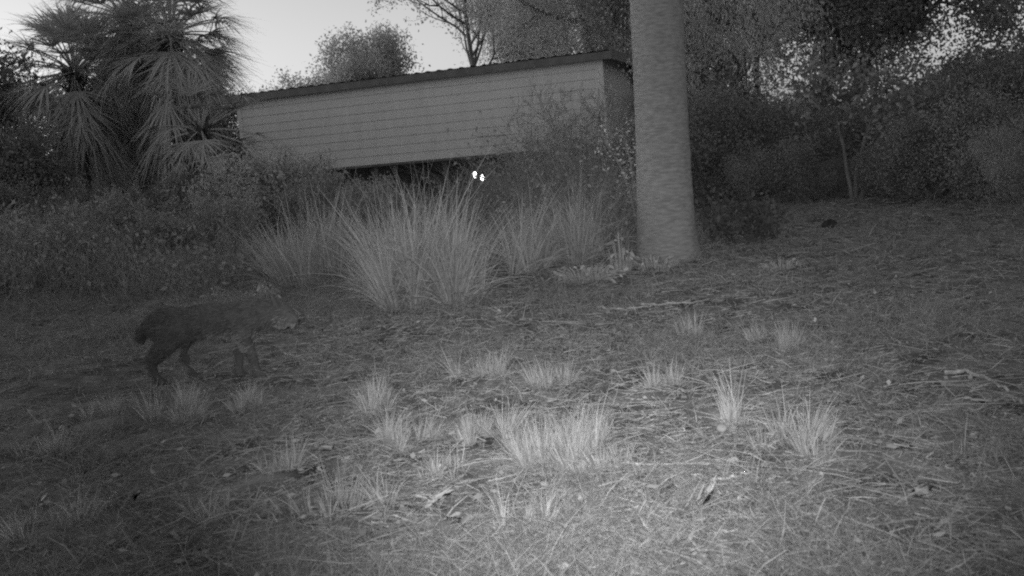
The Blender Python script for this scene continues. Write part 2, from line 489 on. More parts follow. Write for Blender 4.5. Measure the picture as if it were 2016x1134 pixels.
# ------------------------------------------------------------------ trees
def grow(seed, stems, trunk_r, n1, n2, n3, L0, L1, L2, L3, ang=0.9, upb=0.10, wob=0.16, first=0.35, lean=0.1):
    """stems from the base, limbs, branches, twigs; returns tube list and points to hang leaves on"""
    rng = np.random.RandomState(seed)
    tubes, pts = [], []
    def path(p, d, L, k, up_):
        P = [np.array(p, float)]
        for _ in range(k):
            d = d + rng.normal(0, wob, 3) + np.array([0, 0, up_]); d = d / np.linalg.norm(d)
            P.append(P[-1] + d * L / k)
        return np.array(P)
    def kids(P, rads, n, L, lev):
        for c in range(n):
            t = first + (1 - first) * (c + rng.uniform(0, 1)) / n if lev == 1 else rng.uniform(0.25, 1.0)
            f = t * (len(P) - 1); a_ = min(int(f), len(P) - 2)
            p = P[a_] + (P[a_ + 1] - P[a_]) * (f - a_)
            ax = unit(P[a_ + 1] - P[a_])
            o_ = rng.normal(size=3); o_ -= ax * o_.dot(ax); o_ = unit(o_)
            d = unit(ax * math.cos(ang) + o_ * math.sin(ang))
            LL = L * rng.uniform(0.65, 1.2) * (1.15 - 0.45 * t if lev == 1 else 1)
            Q = path(p, d, LL, 5 if lev < 3 else 3, upb)
            r = float(np.interp(f, range(len(P)), rads)) * (0.62 if lev < 3 else 0.5)
            rr = np.linspace(r, r * 0.35, len(Q))
            tubes.append((Q, np.maximum(rr, 0.004), 6 if lev == 1 else 4))
            if lev == 1:
                kids(Q, rr, n2, L2, 2)
            elif lev == 2:
                pts.extend(Q[2:])
                if n3: kids(Q, rr, n3, L3, 3)
            else:
                pts.extend(Q[1:])
    for s in range(stems):
        a = rng.uniform(0, 6.28)
        d = unit(np.array([math.cos(a) * lean, math.sin(a) * lean, 1.0]))
        P = path((0.05 * (stems > 1) * math.cos(a), 0.05 * (stems > 1) * math.sin(a), -0.05), d, L0 * rng.uniform(0.85, 1.1), 7, 0.03)
        rads = trunk_r * np.linspace(1.0, 0.45, len(P)) ** 0.8
        rads[0] *= 1.25
        tubes.append((P, rads, 8))
        kids(P, rads, n1, L1, 1)
    return tubes, np.array(pts)

def tree_meshes(seed, nleaf, lsize, clump, droop=0.3, aspect=0.5, cut=None, **kw):
    tubes, pts = grow(seed, **kw)
    mt = MB()
    for P, r, n in tubes: mt.tube(P, r, n, cap=False)
    rng = np.random.RandomState(seed + 1)
    c = pts[rng.randint(0, len(pts), nleaf)] + rng.normal(0, clump, (nleaf, 3))
    c = c[c[:, 2] > 0.05]
    ml = MB().add(*leaf_quads(c, lsize, rng, droop, aspect))
    return mt.mesh('trunk', True), ml.mesh('crown')

MESH = {}
def species(key, mtr, mcr, **kw):
    t, c = tree_meshes(**kw)
    t.materials.append(M[mtr]); c.materials.append(M[mcr])
    MESH[key] = (t, c)

def plant(key, name, label, cat, loc, rz=0.0, scale=1.0, group=None, sz=None):
    e = thing(name, label, cat, loc, rz, group, scale)
    if sz: e.scale = (scale, scale, sz)
    t, c = MESH[key]
    link('trunk' if 'tree' in name else 'stem', t, None, e)
    link('crown' if 'tree' in name else 'foliage', c, None, e)
    return e

species('oak', 'bark', 'oak', seed=31, nleaf=62000, lsize=0.10, clump=0.22, stems=1, trunk_r=.17, n1=9, n2=6, n3=5, L0=4.2, L1=3.2, L2=1.7, L3=.8, ang=1.0, upb=.05, first=.4)
species('oak_b', 'bark', 'dark', seed=35, nleaf=24000, lsize=0.13, clump=0.24, stems=2, trunk_r=.12, n1=8, n2=5, n3=5, L0=4.0, L1=2.4, L2=1.5, L3=.7, ang=.9, upb=.05, first=.25, lean=.25)
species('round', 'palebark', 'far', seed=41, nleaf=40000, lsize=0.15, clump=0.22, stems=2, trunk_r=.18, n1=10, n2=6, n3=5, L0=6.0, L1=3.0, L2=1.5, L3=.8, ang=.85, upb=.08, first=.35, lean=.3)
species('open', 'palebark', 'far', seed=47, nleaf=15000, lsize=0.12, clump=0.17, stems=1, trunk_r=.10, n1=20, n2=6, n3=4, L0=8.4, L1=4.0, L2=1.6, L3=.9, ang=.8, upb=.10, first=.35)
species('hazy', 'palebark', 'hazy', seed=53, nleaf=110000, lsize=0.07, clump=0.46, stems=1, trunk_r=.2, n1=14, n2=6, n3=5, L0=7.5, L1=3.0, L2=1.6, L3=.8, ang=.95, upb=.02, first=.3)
species('bush', 'bark', 'dark', seed=61, nleaf=26000, lsize=0.075, clump=0.15, stems=5, trunk_r=.035, n1=6, n2=5, n3=4, L0=1.7, L1=1.0, L2=.7, L3=.35, ang=.8, upb=.05, first=.2, lean=.5)
species('thicket', 'bark', 'dark', seed=63, nleaf=52000, lsize=0.072, clump=0.20, stems=5, trunk_r=.06, n1=8, n2=5, n3=4, L0=2.3, L1=1.15, L2=.8, L3=.45, ang=1.0, upb=.02, first=.38, lean=.45)
species('bare', 'palebark', 'dark', seed=69, nleaf=2500, lsize=0.09, clump=.12, stems=3, trunk_r=.03, n1=4, n2=4, n3=3, L0=1.35, L1=.6, L2=.4, L3=.25, ang=.7, upb=.05, first=.6, lean=.4)
species('shrub', 'bark', 'shrub', seed=67, nleaf=15000, lsize=0.06, clump=0.09, stems=6, trunk_r=.025, n1=6, n2=5, n3=4, L0=1.15, L1=.62, L2=.42, L3=.22, ang=.75, upb=.06, first=.2, lean=.5)
species('sapling', 'palebark', 'sapling', seed=71, nleaf=6500, lsize=0.032, clump=0.09, stems=3, trunk_r=.018, n1=9, n2=5, n3=4, L0=2.3, L1=1.0, L2=.6, L3=.35, ang=.8, upb=.08, first=.3, lean=.22)
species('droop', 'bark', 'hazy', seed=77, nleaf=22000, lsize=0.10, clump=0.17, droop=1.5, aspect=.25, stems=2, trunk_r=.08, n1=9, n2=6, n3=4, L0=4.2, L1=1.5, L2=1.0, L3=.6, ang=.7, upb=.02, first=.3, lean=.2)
species('feather', 'palebark', 'oak', seed=83, nleaf=16000, lsize=0.07, clump=0.07, droop=-.6, aspect=.16, stems=12, trunk_r=.014, n1=7, n2=4, n3=3, L0=1.5, L1=.5, L2=.3, L3=.18, ang=.5, upb=.10, first=.15, lean=.55)

species('weedy', 'palebark', 'weeds', seed=87, nleaf=9000, lsize=0.10, clump=0.09, droop=.2, aspect=.3, stems=14, trunk_r=.014, n1=7, n2=4, n3=0, L0=1.6, L1=.5, L2=.28, L3=.18, ang=.6, upb=.08, first=.15, lean=.5)
# beyond the shed
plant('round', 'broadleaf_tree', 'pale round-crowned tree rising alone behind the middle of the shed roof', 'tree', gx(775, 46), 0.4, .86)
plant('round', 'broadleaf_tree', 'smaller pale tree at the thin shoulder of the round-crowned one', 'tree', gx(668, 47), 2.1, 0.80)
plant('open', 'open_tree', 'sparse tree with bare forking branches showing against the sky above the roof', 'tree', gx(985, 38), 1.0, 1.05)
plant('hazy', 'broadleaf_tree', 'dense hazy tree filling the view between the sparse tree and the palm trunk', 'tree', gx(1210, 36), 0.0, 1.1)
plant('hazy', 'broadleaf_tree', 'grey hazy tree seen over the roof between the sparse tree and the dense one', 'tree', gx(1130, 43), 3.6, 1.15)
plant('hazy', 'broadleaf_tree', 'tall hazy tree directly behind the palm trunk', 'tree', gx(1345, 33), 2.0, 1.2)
# beside the palm trunk
plant('oak', 'oak_tree', 'dark spreading oak whose forked limbs stand just beside the palm trunk', 'tree', gx(1500, 31), 0.6, 1.3)
plant('oak', 'oak_tree', 'dark oak reaching out over the far lawn toward the sky gap', 'tree', gx(1655, 21), 2.9, .98)
plant('oak', 'oak_tree', 'dark oak filling the sky between the forked oak and the one reaching over the lawn', 'tree', gx(1610, 23), 4.4, 1.0)
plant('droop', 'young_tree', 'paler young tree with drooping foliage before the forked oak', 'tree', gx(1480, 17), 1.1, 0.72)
plant('oak', 'oak_tree', 'tree hanging thin sprays into the top corner beside the sky gap', 'tree', gx(2380, 13), 4.0, 0.8)
# woods beyond the lawn
wl_ = [(1455, 15.5, .60, 0.3, 'dark bushy tree at the lawn edge next to the forked oak'),
       (1590, 15.5, .46, 1.3, 'low dark bushy tree beside the bare slanting stems'),
       (1700, 17.0, .44, 2.2, 'low dark tree in the middle of the woods beyond the lawn'),
       (1800, 15.0, .50, 3.3, 'dark tree where the woods begin to rise toward the frame edge'),
       (1900, 15.5, .60, 4.0, 'taller dark tree rising beside the feathery bush'),
       (2020, 14.5, .66, 4.9, 'tallest dark tree of the woods, behind the feathery bush'),
       (1410, 27.0, .95, 0.9, 'dark tree deep in the woods just past the palm trunk'),
       (1530, 21.0, .55, 5.2, 'dark tree deep in the woods behind the forked oak'),
       (1990, 19.0, .74, 1.9, 'tall dark tree deep in the woods below the top corner sprays')]
for px, Yd, sc, rz, lab in wl_:
    plant('thicket', 'woodland_tree', lab, 'tree', gx(px, Yd), rz, sc, 'dark trees of the woods beyond the lawn')
bl_ = [
       (1530, 13.5, .34, 1.2, 'dark bush at the near end of the woods edge'),
       (1640, 13.4, .22, 2.2, 'dark bush under the bare slanting stems'),
       (1750, 12.8, .28, 3.2, 'dark bush in the middle of the woods edge'),
       (1850, 12.2, .42, 4.1, 'dark bush beside the feathery bush'),
       (1960, 11.5, .5, 5.1, 'large dark bush behind the feathery bush')]
for px, Yd, sc, rz, lab in bl_:
    plant('bush', 'bush', lab, 'bush', gx(px, Yd), rz, sc, 'dark bushes along the woods edge')
species('low', 'bark', 'deep', seed=97, nleaf=1500, lsize=0.055, clump=0.05, stems=12, trunk_r=.008, n1=5, n2=3, n3=0, L0=.36, L1=.16, L2=.10, L3=.1, ang=.7, upb=.08, first=.2, lean=.8)
plant('low', 'low_bush', 'low dark bushy plant on the lawn just past the palm trunk', 'bush', gx(1450, 9.0), 0.7, 1.0)
plant('bare', 'bare_tree', 'small tree of bare slanting pale stems standing at the woods edge', 'tree', gx(1685, 13.0), 0.3, 1.0)
plant('feather', 'feathery_bush', 'pale feathery bush spilling onto the lawn at the frame edge', 'bush', gx(2035, 9.6), 0.5, .50)
# before the shed
plant('shrub', 'leafy_shrub', 'grey leafy shrub covering the low corner of the shed wall', 'shrub', gx(545, 13.5), 0.3, .80)
plant('shrub', 'leafy_shrub', 'smaller grey shrub beside it under the wall bottom edge', 'shrub', gx(465, 12.8), 1.9, .56)
plant('shrub', 'leafy_shrub', 'small rounded shrub before the dark opening under the shed', 'shrub', gx(700, 13.8), 2.9, .48)
plant('sapling', 'sapling_tree', 'thin airy sapling spread across the shed wall near the palm trunk', 'sapling', gx(1125, 14.0), 0.2, .64)
plant('sapling', 'sapling_tree', 'dark bushy sapling between the airy sapling and the palm trunk', 'sapling', gx(1225, 15.0), 2.6, .62)
plant('bush', 'bush', 'dark bush below the airy sapling beside the shed opening', 'bush', gx(1150, 16.0), 3.3, .42)
wd_ = [(40, 12.2, .44, .2, 'tall weedy plant at the frame edge above the dim lawn'), (120, 11.0, .32, 1.1, 'weedy plant standing clear of the strip near the frame edge'),
       (215, 12.4, .52, 2.3, 'tallest weedy plant below the cabbage palms'), (300, 11.2, .38, 3.1, 'weedy plant right behind the rump of the animal'),
       (385, 12.0, .42, 4.2, 'weedy plant below the short young palm'), (455, 11.0, .44, 5.0, 'weedy plant between the grey shrubs and the animal'),
       (640, 12.8, .50, .8, 'weedy plant before the dark opening near the shed corner'), (745, 12.0, .46, 1.9, 'weedy plant just behind the largest grass clump')]
for px, Yd, sc, rz, lab in wd_:
    plant('weedy', 'tall_weed', lab, 'weed', gx(px, Yd), rz, sc, 'tall weeds along the lawn edge')
# the dark thicket under and beside the cabbage palms
th_ = [(20, 15.0, .5, .1, 'dark thicket bush at the frame edge below the leafy tree'),
       (150, 17.5, .42, 1.0, 'dark thicket bush below the smaller palm'),
       (255, 16.5, .36, 2.0, 'dark thicket bush before the palm trunks'),
       (400, 17.5, .48, 3.0, 'dark thicket bush between the palms and the shed corner'),
       (-90, 18.0, 1.0, 4.0, 'tall dark thicket bush half outside the frame')]
for px, Yd, sc, rz, lab in th_:
    plant('bush', 'thicket_bush', lab, 'bush', gx(px, Yd), rz, sc, 'dark bushes below the cabbage palms')
plant('oak_b', 'leafy_tree', 'dark leafy tree at the frame edge beside the smaller palm', 'tree', gx(35, 22.0), .8, .74)
plant('thicket', 'leafy_tree', 'dense dark leafy tree just inside the frame edge under the leafy crown', 'tree', gx(15, 19.0), 2.2, .85)
plant('oak_b', 'leafy_tree', 'dark leafy tree behind the two cabbage palms', 'tree', gx(215, 27.0), 2.8, .62)
plant('oak_b', 'leafy_tree', 'dark leafy tree between the larger palm and the shed', 'tree', gx(445, 30.0), 4.8, .66)

# far woods, one mass
rng = np.random.RandomState(91)
mb = MB()
cen = []
for k in range(150):
    px = rng.uniform(1230, 2700); Yd = rng.uniform(30, 42)
    top = float(np.interp(px, [1230, 1480, 1560, 1780, 1900, 2100], [3.6, 3.0, .8, .8, 2.2, 3.0]))
    c = ((px - 1008) / FPX * Yd, Yd, rng.uniform(0.0, 1.0) * top); cen.append(c)
for k in range(22):
    px = rng.uniform(-700, 480); Yd = rng.uniform(70, 85)
    c = ((px - 1008) / FPX * Yd, Yd, rng.uniform(0.2, 1.0)); cen.append(c)
cen = np.array(cen)
P = np.repeat(cen, 260, 0) + rng.normal(0, 1, (len(cen) * 260, 3)) * np.array([.8, .8, .45])
P = P[P[:, 2] > 0.0]
mb.add(*leaf_quads(P, 0.20, rng, aspect=.6))
o = mb.build('woods', M['dark'])
tag(o, 'far dark woods closing the view behind the nearer trees', 'woods', kind='stuff')

# ------------------------------------------------------------------ cabbage palms
def fan(mb, origin, d, L, droop, rng, nl=30, w=0.030, spread=1.9, pet=0.7):
    """one fan frond: petiole then leaflets spread round its end"""
    d = unit(np.asarray(d, float))
    k = 6; P = [np.array(origin, float)]; dd = d.copy()
    for _ in range(k):
        dd = unit(dd + np.array([0, 0, -droop * 0.10])); P.append(P[-1] + dd * pet / k)
    mb.tube(np.array(P), np.linspace(0.018, 0.010, len(P)), 4, cap=False)
    tip = P[-1]
    sd = unit(np.cross(dd, np.array([0, 0, 1.0]) if abs(dd[2]) < .95 else np.array([1.0, 0, 0])))
    nn = np.cross(sd, dd)
    th = np.linspace(-spread, spread, nl) * rng.uniform(.55, 1.0) + rng.normal(0, .09, nl)
    fold = 0.25 * np.abs(np.sin(th))
    dirs = unit(np.cos(th)[:, None] * dd + np.sin(th)[:, None] * sd + fold[:, None] * nn)
    LL = L * (0.62 + 0.38 * np.cos(th * 0.6)) * rng.uniform(.62, 1.08, nl)
    bend = rng.normal(0, .09, (nl, 3)); bend[:, 2] = -droop * rng.uniform(.15, .85, nl)
    side = unit(np.cross(dirs, nn[None]))
    mb.add(*ribbons(np.repeat(tip[None], nl, 0), dirs, LL, np.full(nl, w), bend, rng, segs=5, tipw=.08, side=side))

def palm_meshes(seed, H, r, nlive, ndead, L):
    rng = np.random.RandomState(seed)
    t = MB(); ks = np.linspace(0, 1, 26)
    P = np.stack([0.12 * np.sin(ks * 2.0), 0.08 * np.sin(ks * 3.0), ks * H - .05], 1)
    t.tube(P, r * (1 + .06 * rng.normal(size=26)) * np.where(ks < .08, 1.25, 1), 12)
    top = P[-1]
    for q in range(40):                       # old leaf boots under the crown
        a = rng.uniform(0, 6.28); z = H - rng.uniform(.0, min(1.3, H * .4))
        dv = np.array([math.cos(a), math.sin(a), 0])
        p = np.array([P[-1][0], P[-1][1], z]) + dv * r * .8
        t.tube(np.array([p, p + dv * .08 + (0, 0, .10), p + dv * .16 + (0, 0, .26)]), [.035, .03, .015], 4)
    c = MB()
    for q in range(nlive):
        a = q * 2.399 + rng.normal(0, .2); e = R(80 - 148 * (q / nlive) ** 0.9) + rng.normal(0, .08)
        d = np.array([math.cos(a) * math.cos(e), math.sin(a) * math.cos(e), math.sin(e)])
        fan(c, top + d * .08, d, L * rng.uniform(.85, 1.1), rng.uniform(.25, .85), rng, nl=38, pet=rng.uniform(.55, .95))
    s = MB(); zl = min(1.5, H * .5)
    for q in range(ndead):
        a = rng.uniform(0, 6.28); e = R(rng.uniform(-86, -50))
        d = np.array([math.cos(a) * math.cos(e), math.sin(a) * math.cos(e), math.sin(e)])
        fan(s, top - (0, 0, rng.uniform(0, zl)) + d * .1, d, L * rng.uniform(.8, 1.15), rng.uniform(.5, 1.0), rng, nl=22, spread=1.0, pet=rng.uniform(.4, 1.2))
    return t.mesh('trunk', True), c.mesh('crown'), s.mesh('dead_fronds')

def cabbage_palm(label, loc, rz, H, meshes, group='cabbage palms beside the shed'):
    e = thing('palm_tree', label, 'palm tree', loc, rz, group)
    for nm, me, mt in zip(('trunk', 'crown', 'dead_fronds'), meshes, ('bark', 'palm', 'deadpalm')):
        link(nm, me, M[mt], e)
    return e
cabbage_palm('larger shaggy cabbage palm with a wide crown and hanging dead fronds near the shed corner', gx(375, 19.5), 0.2, 3.4,
             palm_meshes(301, 3.75, .16, 96, 70, 1.0))
cabbage_palm('tallest cabbage palm, its crown rising out of the frame behind the larger shaggy one', gx(300, 21.5), 1.0, 4.6,
             palm_meshes(302, 4.5, .16, 80, 60, 1.0))
cabbage_palm('smaller cabbage palm with spiky crown next to the leafy tree at the frame edge', gx(195, 20.5), 2.0, 3.0,
             palm_meshes(303, 3.4, .15, 80, 60, .95))
cabbage_palm('low cabbage palm whose drooping fans close the gap beside the frame edge', gx(95, 22.0), 4.0, 2.2,
             palm_meshes(306, 2.3, .14, 60, 40, .95))
cabbage_palm('short young palm with drooping fans below the larger shaggy palm', gx(425, 18.5), 2.0, 1.8,
             palm_meshes(304, 1.9, .12, 34, 18, .7))
cabbage_palm('half hidden palm in the gap between the smaller and the larger palms', gx(250, 22.5), 3.0, 2.4,
             palm_meshes(305, 2.3, .13, 50, 30, .8))

# the smooth palm trunk in the middle distance
bx, by, bz = gp(1314, 508)
pal = thing('palm_tree', 'thick pale palm trunk with fine rings standing on the lawn before the shed', 'palm tree', (bx, by, bz))
ppx = 125.0 * by / FPX / 2
ks = np.linspace(0, 1, 120) ** 1.2; Hp = 6.4
rng = np.random.RandomState(5)
tilt = at(1292, 0, by); tx_ = (tilt[0] - bx) / (tilt[2] - bz)
P = np.stack([tx_ * ks * Hp, 0.02 * np.sin(ks * 3), ks * Hp - .06], 1)
rad = ppx * (0.80 + 0.14 * np.exp(-ks * Hp / 0.9) + 0.16 * np.exp(-ks * Hp / 0.16)) * (1 + 0.006 * rng.normal(size=120))
mb = MB().tube(P, rad, 48)
V = mb.V[0]; nv_ = 120 * 48
th_a = np.tile(np.linspace(0, 2 * np.pi, 48, endpoint=False), 120); hz_ = np.repeat(ks * Hp, 48)
lump = .010 * np.sin(2 * th_a + 1.3 * hz_) + .007 * np.sin(5 * th_a - 2.1 * hz_ + 1) + .008 * np.sin(3 * hz_ + np.cos(th_a)) + rng.normal(0, .006, nv_) \
     + .10 * np.exp(-hz_ / .16) * np.sin(7 * th_a + .8) * (.5 + .5 * np.sin(3 * th_a)) + .004 * np.sin(hz_ * 60 + 1.2 * np.sin(2 * th_a))
axis_ = np.repeat(P, 48, 0)
mb.V[0][:nv_] = axis_ + (V[:nv_] - axis_) * (1 + lump)[:, None]
mb.build('trunk', M['palmtrunk'], pal, True)
c = MB()
for q_ in range(26):
    a = q_ * 2.399; e = R(75 - 95 * q_ / 26)
    d = np.array([math.cos(a) * math.cos(e), math.sin(a) * math.cos(e), math.sin(e)])
    fan(c, P[-1] + d * .1, d, 1.2, .6, rng, pet=.9)
c.build('crown', M['palm'], pal)

# ------------------------------------------------------------------ the shed
A = at(470, 203, 27.5); B = at(1182, 122, 24.0)
ang = math.atan2(B[1] - A[1], B[0] - A[0]); WL = math.hypot(B[1] - A[1], B[0] - A[0])
ZT = 2.98; ZB = 1.0
print('SHED', A, B, WL)
shed = thing('metal_shed', 'long open-bottomed metal shed with horizontal siding and a dark roof edge', 'shed', (A[0], A[1], 0.0), ang)
mb = MB(); nlap = 9; hh = (ZT - ZB) / nlap
for k in range(nlap):                           # horizontal siding boards, each with a narrow lip and groove
    z0, z1 = ZB + k * hh, ZB + (k + 1) * hh
    mb.add([(0.05, -.034, z0), (WL - .05, -.034, z0), (WL - .05, -.027, z1 - .024), (0.05, -.027, z1 - .024), (0.05, -.008, z1 - .023), (WL - .05, -.008, z1 - .023),
            (0.05, -.008, z1), (WL - .05, -.008, z1), (0.05, -.008, z0), (WL - .05, -.008, z0)], [(0, 1, 2, 3), (3, 2, 5, 4), (4, 5, 7, 6), (8, 9, 1, 0)])
mb.box((0.05, .002, ZB), (WL - .05, .03, ZT))
mb.build('siding_wall', M['siding'], shed)
for x0 in (-.06, WL - .06):
    MB().box((x0, -.05, ZB - .02), (x0 + .12, .07, ZT)).build('corner_trim', M['siding'], shed)
MB().box((-.06, -.045, ZB - .06), (WL + .06, .04, ZB - .005)).build('bottom_rail', M['shedpost'], shed)
prof = [(-.22, 3.14), (1.2, 3.12), (2.4, 3.04), (3.0, 2.92), (3.4, 2.72), (3.7, 2.40), (3.8, 2.2)]
xs_ = np.arange(-.28, WL + .30, .05)
rib = 0.022 * (np.abs(((xs_ / .30) % 1) - .5) > .36)
mb = MB()
V = [(x, yy, zz + r_) for x, r_ in zip(xs_, rib) for yy, zz in prof]
kp = len(prof)
F = [(i * kp + j, (i + 1) * kp + j, (i + 1) * kp + j + 1, i * kp + j + 1) for i in range(len(xs_) - 1) for j in range(kp - 1)]
mb.add(V, F); mb.build('roof', M['roof'], shed)
MB().box((-.27, -.20, ZT - .03), (WL + .28, -.13, 3.125)).build('eave_trim', M['shedtrim'], shed)
for xe in (-.30, WL + .285):
    mb = MB()
    for (y0, z0), (y1, z1) in zip(prof[:-1], prof[1:]):
        mb.add([(xe, y0, z0 - .20), (xe + .04, y0, z0 - .20), (xe + .04, y0, z0 + .025), (xe, y0, z0 + .025),
                (xe, y1, z1 - .20), (xe + .04, y1, z1 - .20), (xe + .04, y1, z1 + .025), (xe, y1, z1 + .025)],
               [(0, 1, 2, 3), (4, 7, 6, 5), (0, 4, 5, 1), (1, 5, 6, 2), (2, 6, 7, 3), (3, 7, 4, 0)])
    mb.build('gable_trim', M['shedtrim'], shed)
for xe in (0.0, WL - .03):
    mb = MB()
    pe = [(0.08, 3.10), (1.2, 3.09), (2.4, 3.01), (3.0, 2.89), (3.4, 2.69), (3.66, 2.40)]
    for (y0, z0), (y1, z1) in zip(pe[:-1], pe[1:]):
        mb.add([(xe, y0, ZB), (xe, y1, ZB), (xe, y1, z1), (xe, y0, z0), (xe + .03, y0, ZB), (xe + .03, y1, ZB), (xe + .03, y1, z1), (xe + .03, y0, z0)],
               [(0, 3, 2, 1), (4, 5, 6, 7), (0, 1, 5, 4)])
    mb.build('end_wall', M['siding'], shed)
MB().box((0.0, 3.68, 0.0), (WL, 3.72, 2.4)).build('back_wall', M['shedpost'], shed)
for t in (0.02, .20, .385, .58, .765, .98):
    MB().box((t * WL - .05, .05, -.05), (t * WL + .05, .15, ZT)).build('post', M['shedpost'], shed)

# two reflectors in the dark opening; their flash reflection is added as emission
for (px, py, lab) in ((935, 344, 'small oval reflector with added glow under the shed, the higher of the pair'),
                      (949.5, 349.5, 'small oval reflector with added glow under the shed, the lower of the pair')):
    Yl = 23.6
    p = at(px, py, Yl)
    e = thing('marker_reflector', lab, 'reflector', (p[0], p[1], float(gz(p[0], p[1]))), 0, 'pair of reflectors under the shed')
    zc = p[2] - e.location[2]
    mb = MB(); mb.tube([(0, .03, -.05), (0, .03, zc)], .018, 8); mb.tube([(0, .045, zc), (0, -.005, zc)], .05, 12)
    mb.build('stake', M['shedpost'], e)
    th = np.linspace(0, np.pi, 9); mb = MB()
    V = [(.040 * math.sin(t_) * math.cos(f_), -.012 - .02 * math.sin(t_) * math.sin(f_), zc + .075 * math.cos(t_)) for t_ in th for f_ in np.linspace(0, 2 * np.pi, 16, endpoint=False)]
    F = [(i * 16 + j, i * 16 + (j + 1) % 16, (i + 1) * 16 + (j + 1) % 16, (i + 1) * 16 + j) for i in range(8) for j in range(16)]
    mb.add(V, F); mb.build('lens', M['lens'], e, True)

# ------------------------------------------------------------------ plants by the palm trunk
def broad_plant(seed, n, h, L, rad):
    rng = np.random.RandomState(seed); mb = MB()
    for k in range(n):
        a = rng.uniform(0, 6.28); r = rad * math.sqrt(rng.uniform()); z = h * rng.uniform(.15, 1) * (1 - .5 * r / rad)
        b0 = np.array([r * math.cos(a) * .6, r * math.sin(a) * .6, -.01]); p = np.array([r * math.cos(a), r * math.sin(a), z])
        mb.tube([b0, (b0 + p) / 2 + (0, 0, .03), p], [.004, .003, .002], 4, cap=False)
        d = unit(np.array([math.cos(a), math.sin(a), rng.uniform(-.5, .9)]))
        s = unit(np.cross(d, rng.normal(size=3) * .4 + (0, 0, 1))); nn = np.cross(s, d)
        l_ = L * rng.uniform(.6, 1.2); tt = np.linspace(0, 1, 7)
        wd = l_ * .24 * np.sin(np.pi * np.clip(tt * .94 + .03, 0, 1)) ** .8
        C = p + d * (tt * l_)[:, None] - np.array([0, 0, 1.0]) * (l_ * .3 * tt ** 2)[:, None]
        V = np.stack([C - s * wd[:, None] + nn * .12 * wd[:, None], C, C + s * wd[:, None] + nn * .12 * wd[:, None]], 1).reshape(-1, 3)
        F = [(i * 3 + j, i * 3 + j + 1, i * 3 + j + 4, i * 3 + j + 3) for i in range(6) for j in range(2)]
        mb.add(V, F)
    return mb.mesh('weed')
for px, py, n_, h_, L_, r_, lab in (
        (1225, 535, 70, .36, .055, .11, 'upright pale broad-leaved weed against the foot of the palm trunk'),
        (1160, 552, 170, .16, .042, .28, 'low pale broad-leaved weed spreading away from the palm trunk'),
        (1290, 530, 90, .14, .038, .22, 'low grey weed before the foot of the palm trunk'),
        (520, 588, 70, .16, .05, .13, 'pale crumpled leafy plant above the back of the animal'),
        (425, 590, 45, .10, .05, .13, 'smaller pale leafy plant behind the back of the animal'),
        (1540, 530, 50, .10, .035, .18, 'small pale weed on the lawn beyond the palm trunk')):
    o = link('broadleaf_weed', broad_plant(int(px), n_, h_, L_, r_), M['paleleaf'])
    o.location = gp(px, py); tag(o, lab, 'weed')

# thin leaning saplings beside the palm
for pts_, lab in (([(1246, 405, 10.6), (1228, 340, 10.6), (1205, 300, 10.7), (1185, 275, 10.8)], 'thin pale leaning stem beside the palm trunk'),
                  ([(1250, 380, 10.9), (1240, 310, 10.9), (1222, 250, 11.0)], 'thinner stem leaning behind the pale leaning stem')):
    W_ = [at(*q_) for q_ in pts_]
    foot = np.array([W_[0][0] + .03, W_[0][1], float(gz(W_[0][0], W_[0][1]))])
    e = thing('leaning_sapling', lab, 'sapling', foot)
    Q = np.array([foot - foot] + [w - foot for w in W_])
    tt = np.linspace(0, len(Q) - 1, 20); Q2 = np.stack([np.interp(tt, range(len(Q)), Q[:, k]) for k in range(3)], 1)
    MB().tube(Q2, np.linspace(.018, .006, 20), 6).build('stem', M['palebark'], e, True)
    rng = np.random.RandomState(int(pts_[0][0]))
    MB().add(*leaf_quads(Q2[rng.randint(8, 20, 90)] + rng.normal(0, .07, (90, 3)), .035, rng)).build('foliage', M['sapling'], e)

# ------------------------------------------------------------------ sticks, leaves, mushroom, lump
def stick(pixs, r, lab, lift=.015):
    W_ = []
    for (px, py) in pixs:
        x_, y_, z_ = gp(px, py); W_.append((x_, y_, z_ + lift))
    W_ = np.array(W_); o0 = W_[0].copy(); W_ = W_ - o0
    tt = np.linspace(0, len(W_) - 1, 16)
    Q = np.stack([np.interp(tt, range(len(W_)), W_[:, k]) for k in range(3)], 1)
    rng = np.random.RandomState(int(pixs[0][0])); Q[1:-1] += rng.normal(0, r * .35, (14, 3))
    o = MB().tube(Q, np.linspace(r, r * .55, 16), 6).build('stick', M['stick'], None, True)
    o.location = o0; tag(o, lab, 'stick')
stick([(1175, 608), (1205, 613), (1250, 612), (1285, 606)], .010, 'bowed pale stick on the lawn before the palm trunk')
stick([(1262, 603), (1310, 604), (1385, 597)], .010, 'straight pale stick touching the end of the bowed one')
stick([(1285, 566), (1320, 558), (1380, 553)], .011, 'pale stick lying right under the palm trunk')
stick([(1860, 740), (1905, 738), (1950, 755), (1985, 778)], .010, 'long curved stick on the dim far side of the lawn')
stick([(1225, 921), (1300, 923), (1400, 922)], .004, 'thin straight straw stalk below the brightest tuft')
stick([(1605, 1003), (1640, 1030), (1672, 1052)], .006, 'short slanting stick on the near lawn under the loose tuft')
stick([(1400, 952), (1440, 950), (1478, 940)], .007, 'pale flat twig below the mushroom')
stick([(1640, 900), (1670, 935)], .004, 'fine dark twig near the dim low tuft')
stick([(1545, 655), (1500, 668)], .006, 'short pale twig beside the crossing straw tuft')
stick([(560, 700), (600, 715)], .006, 'short pale twig before the face of the animal')

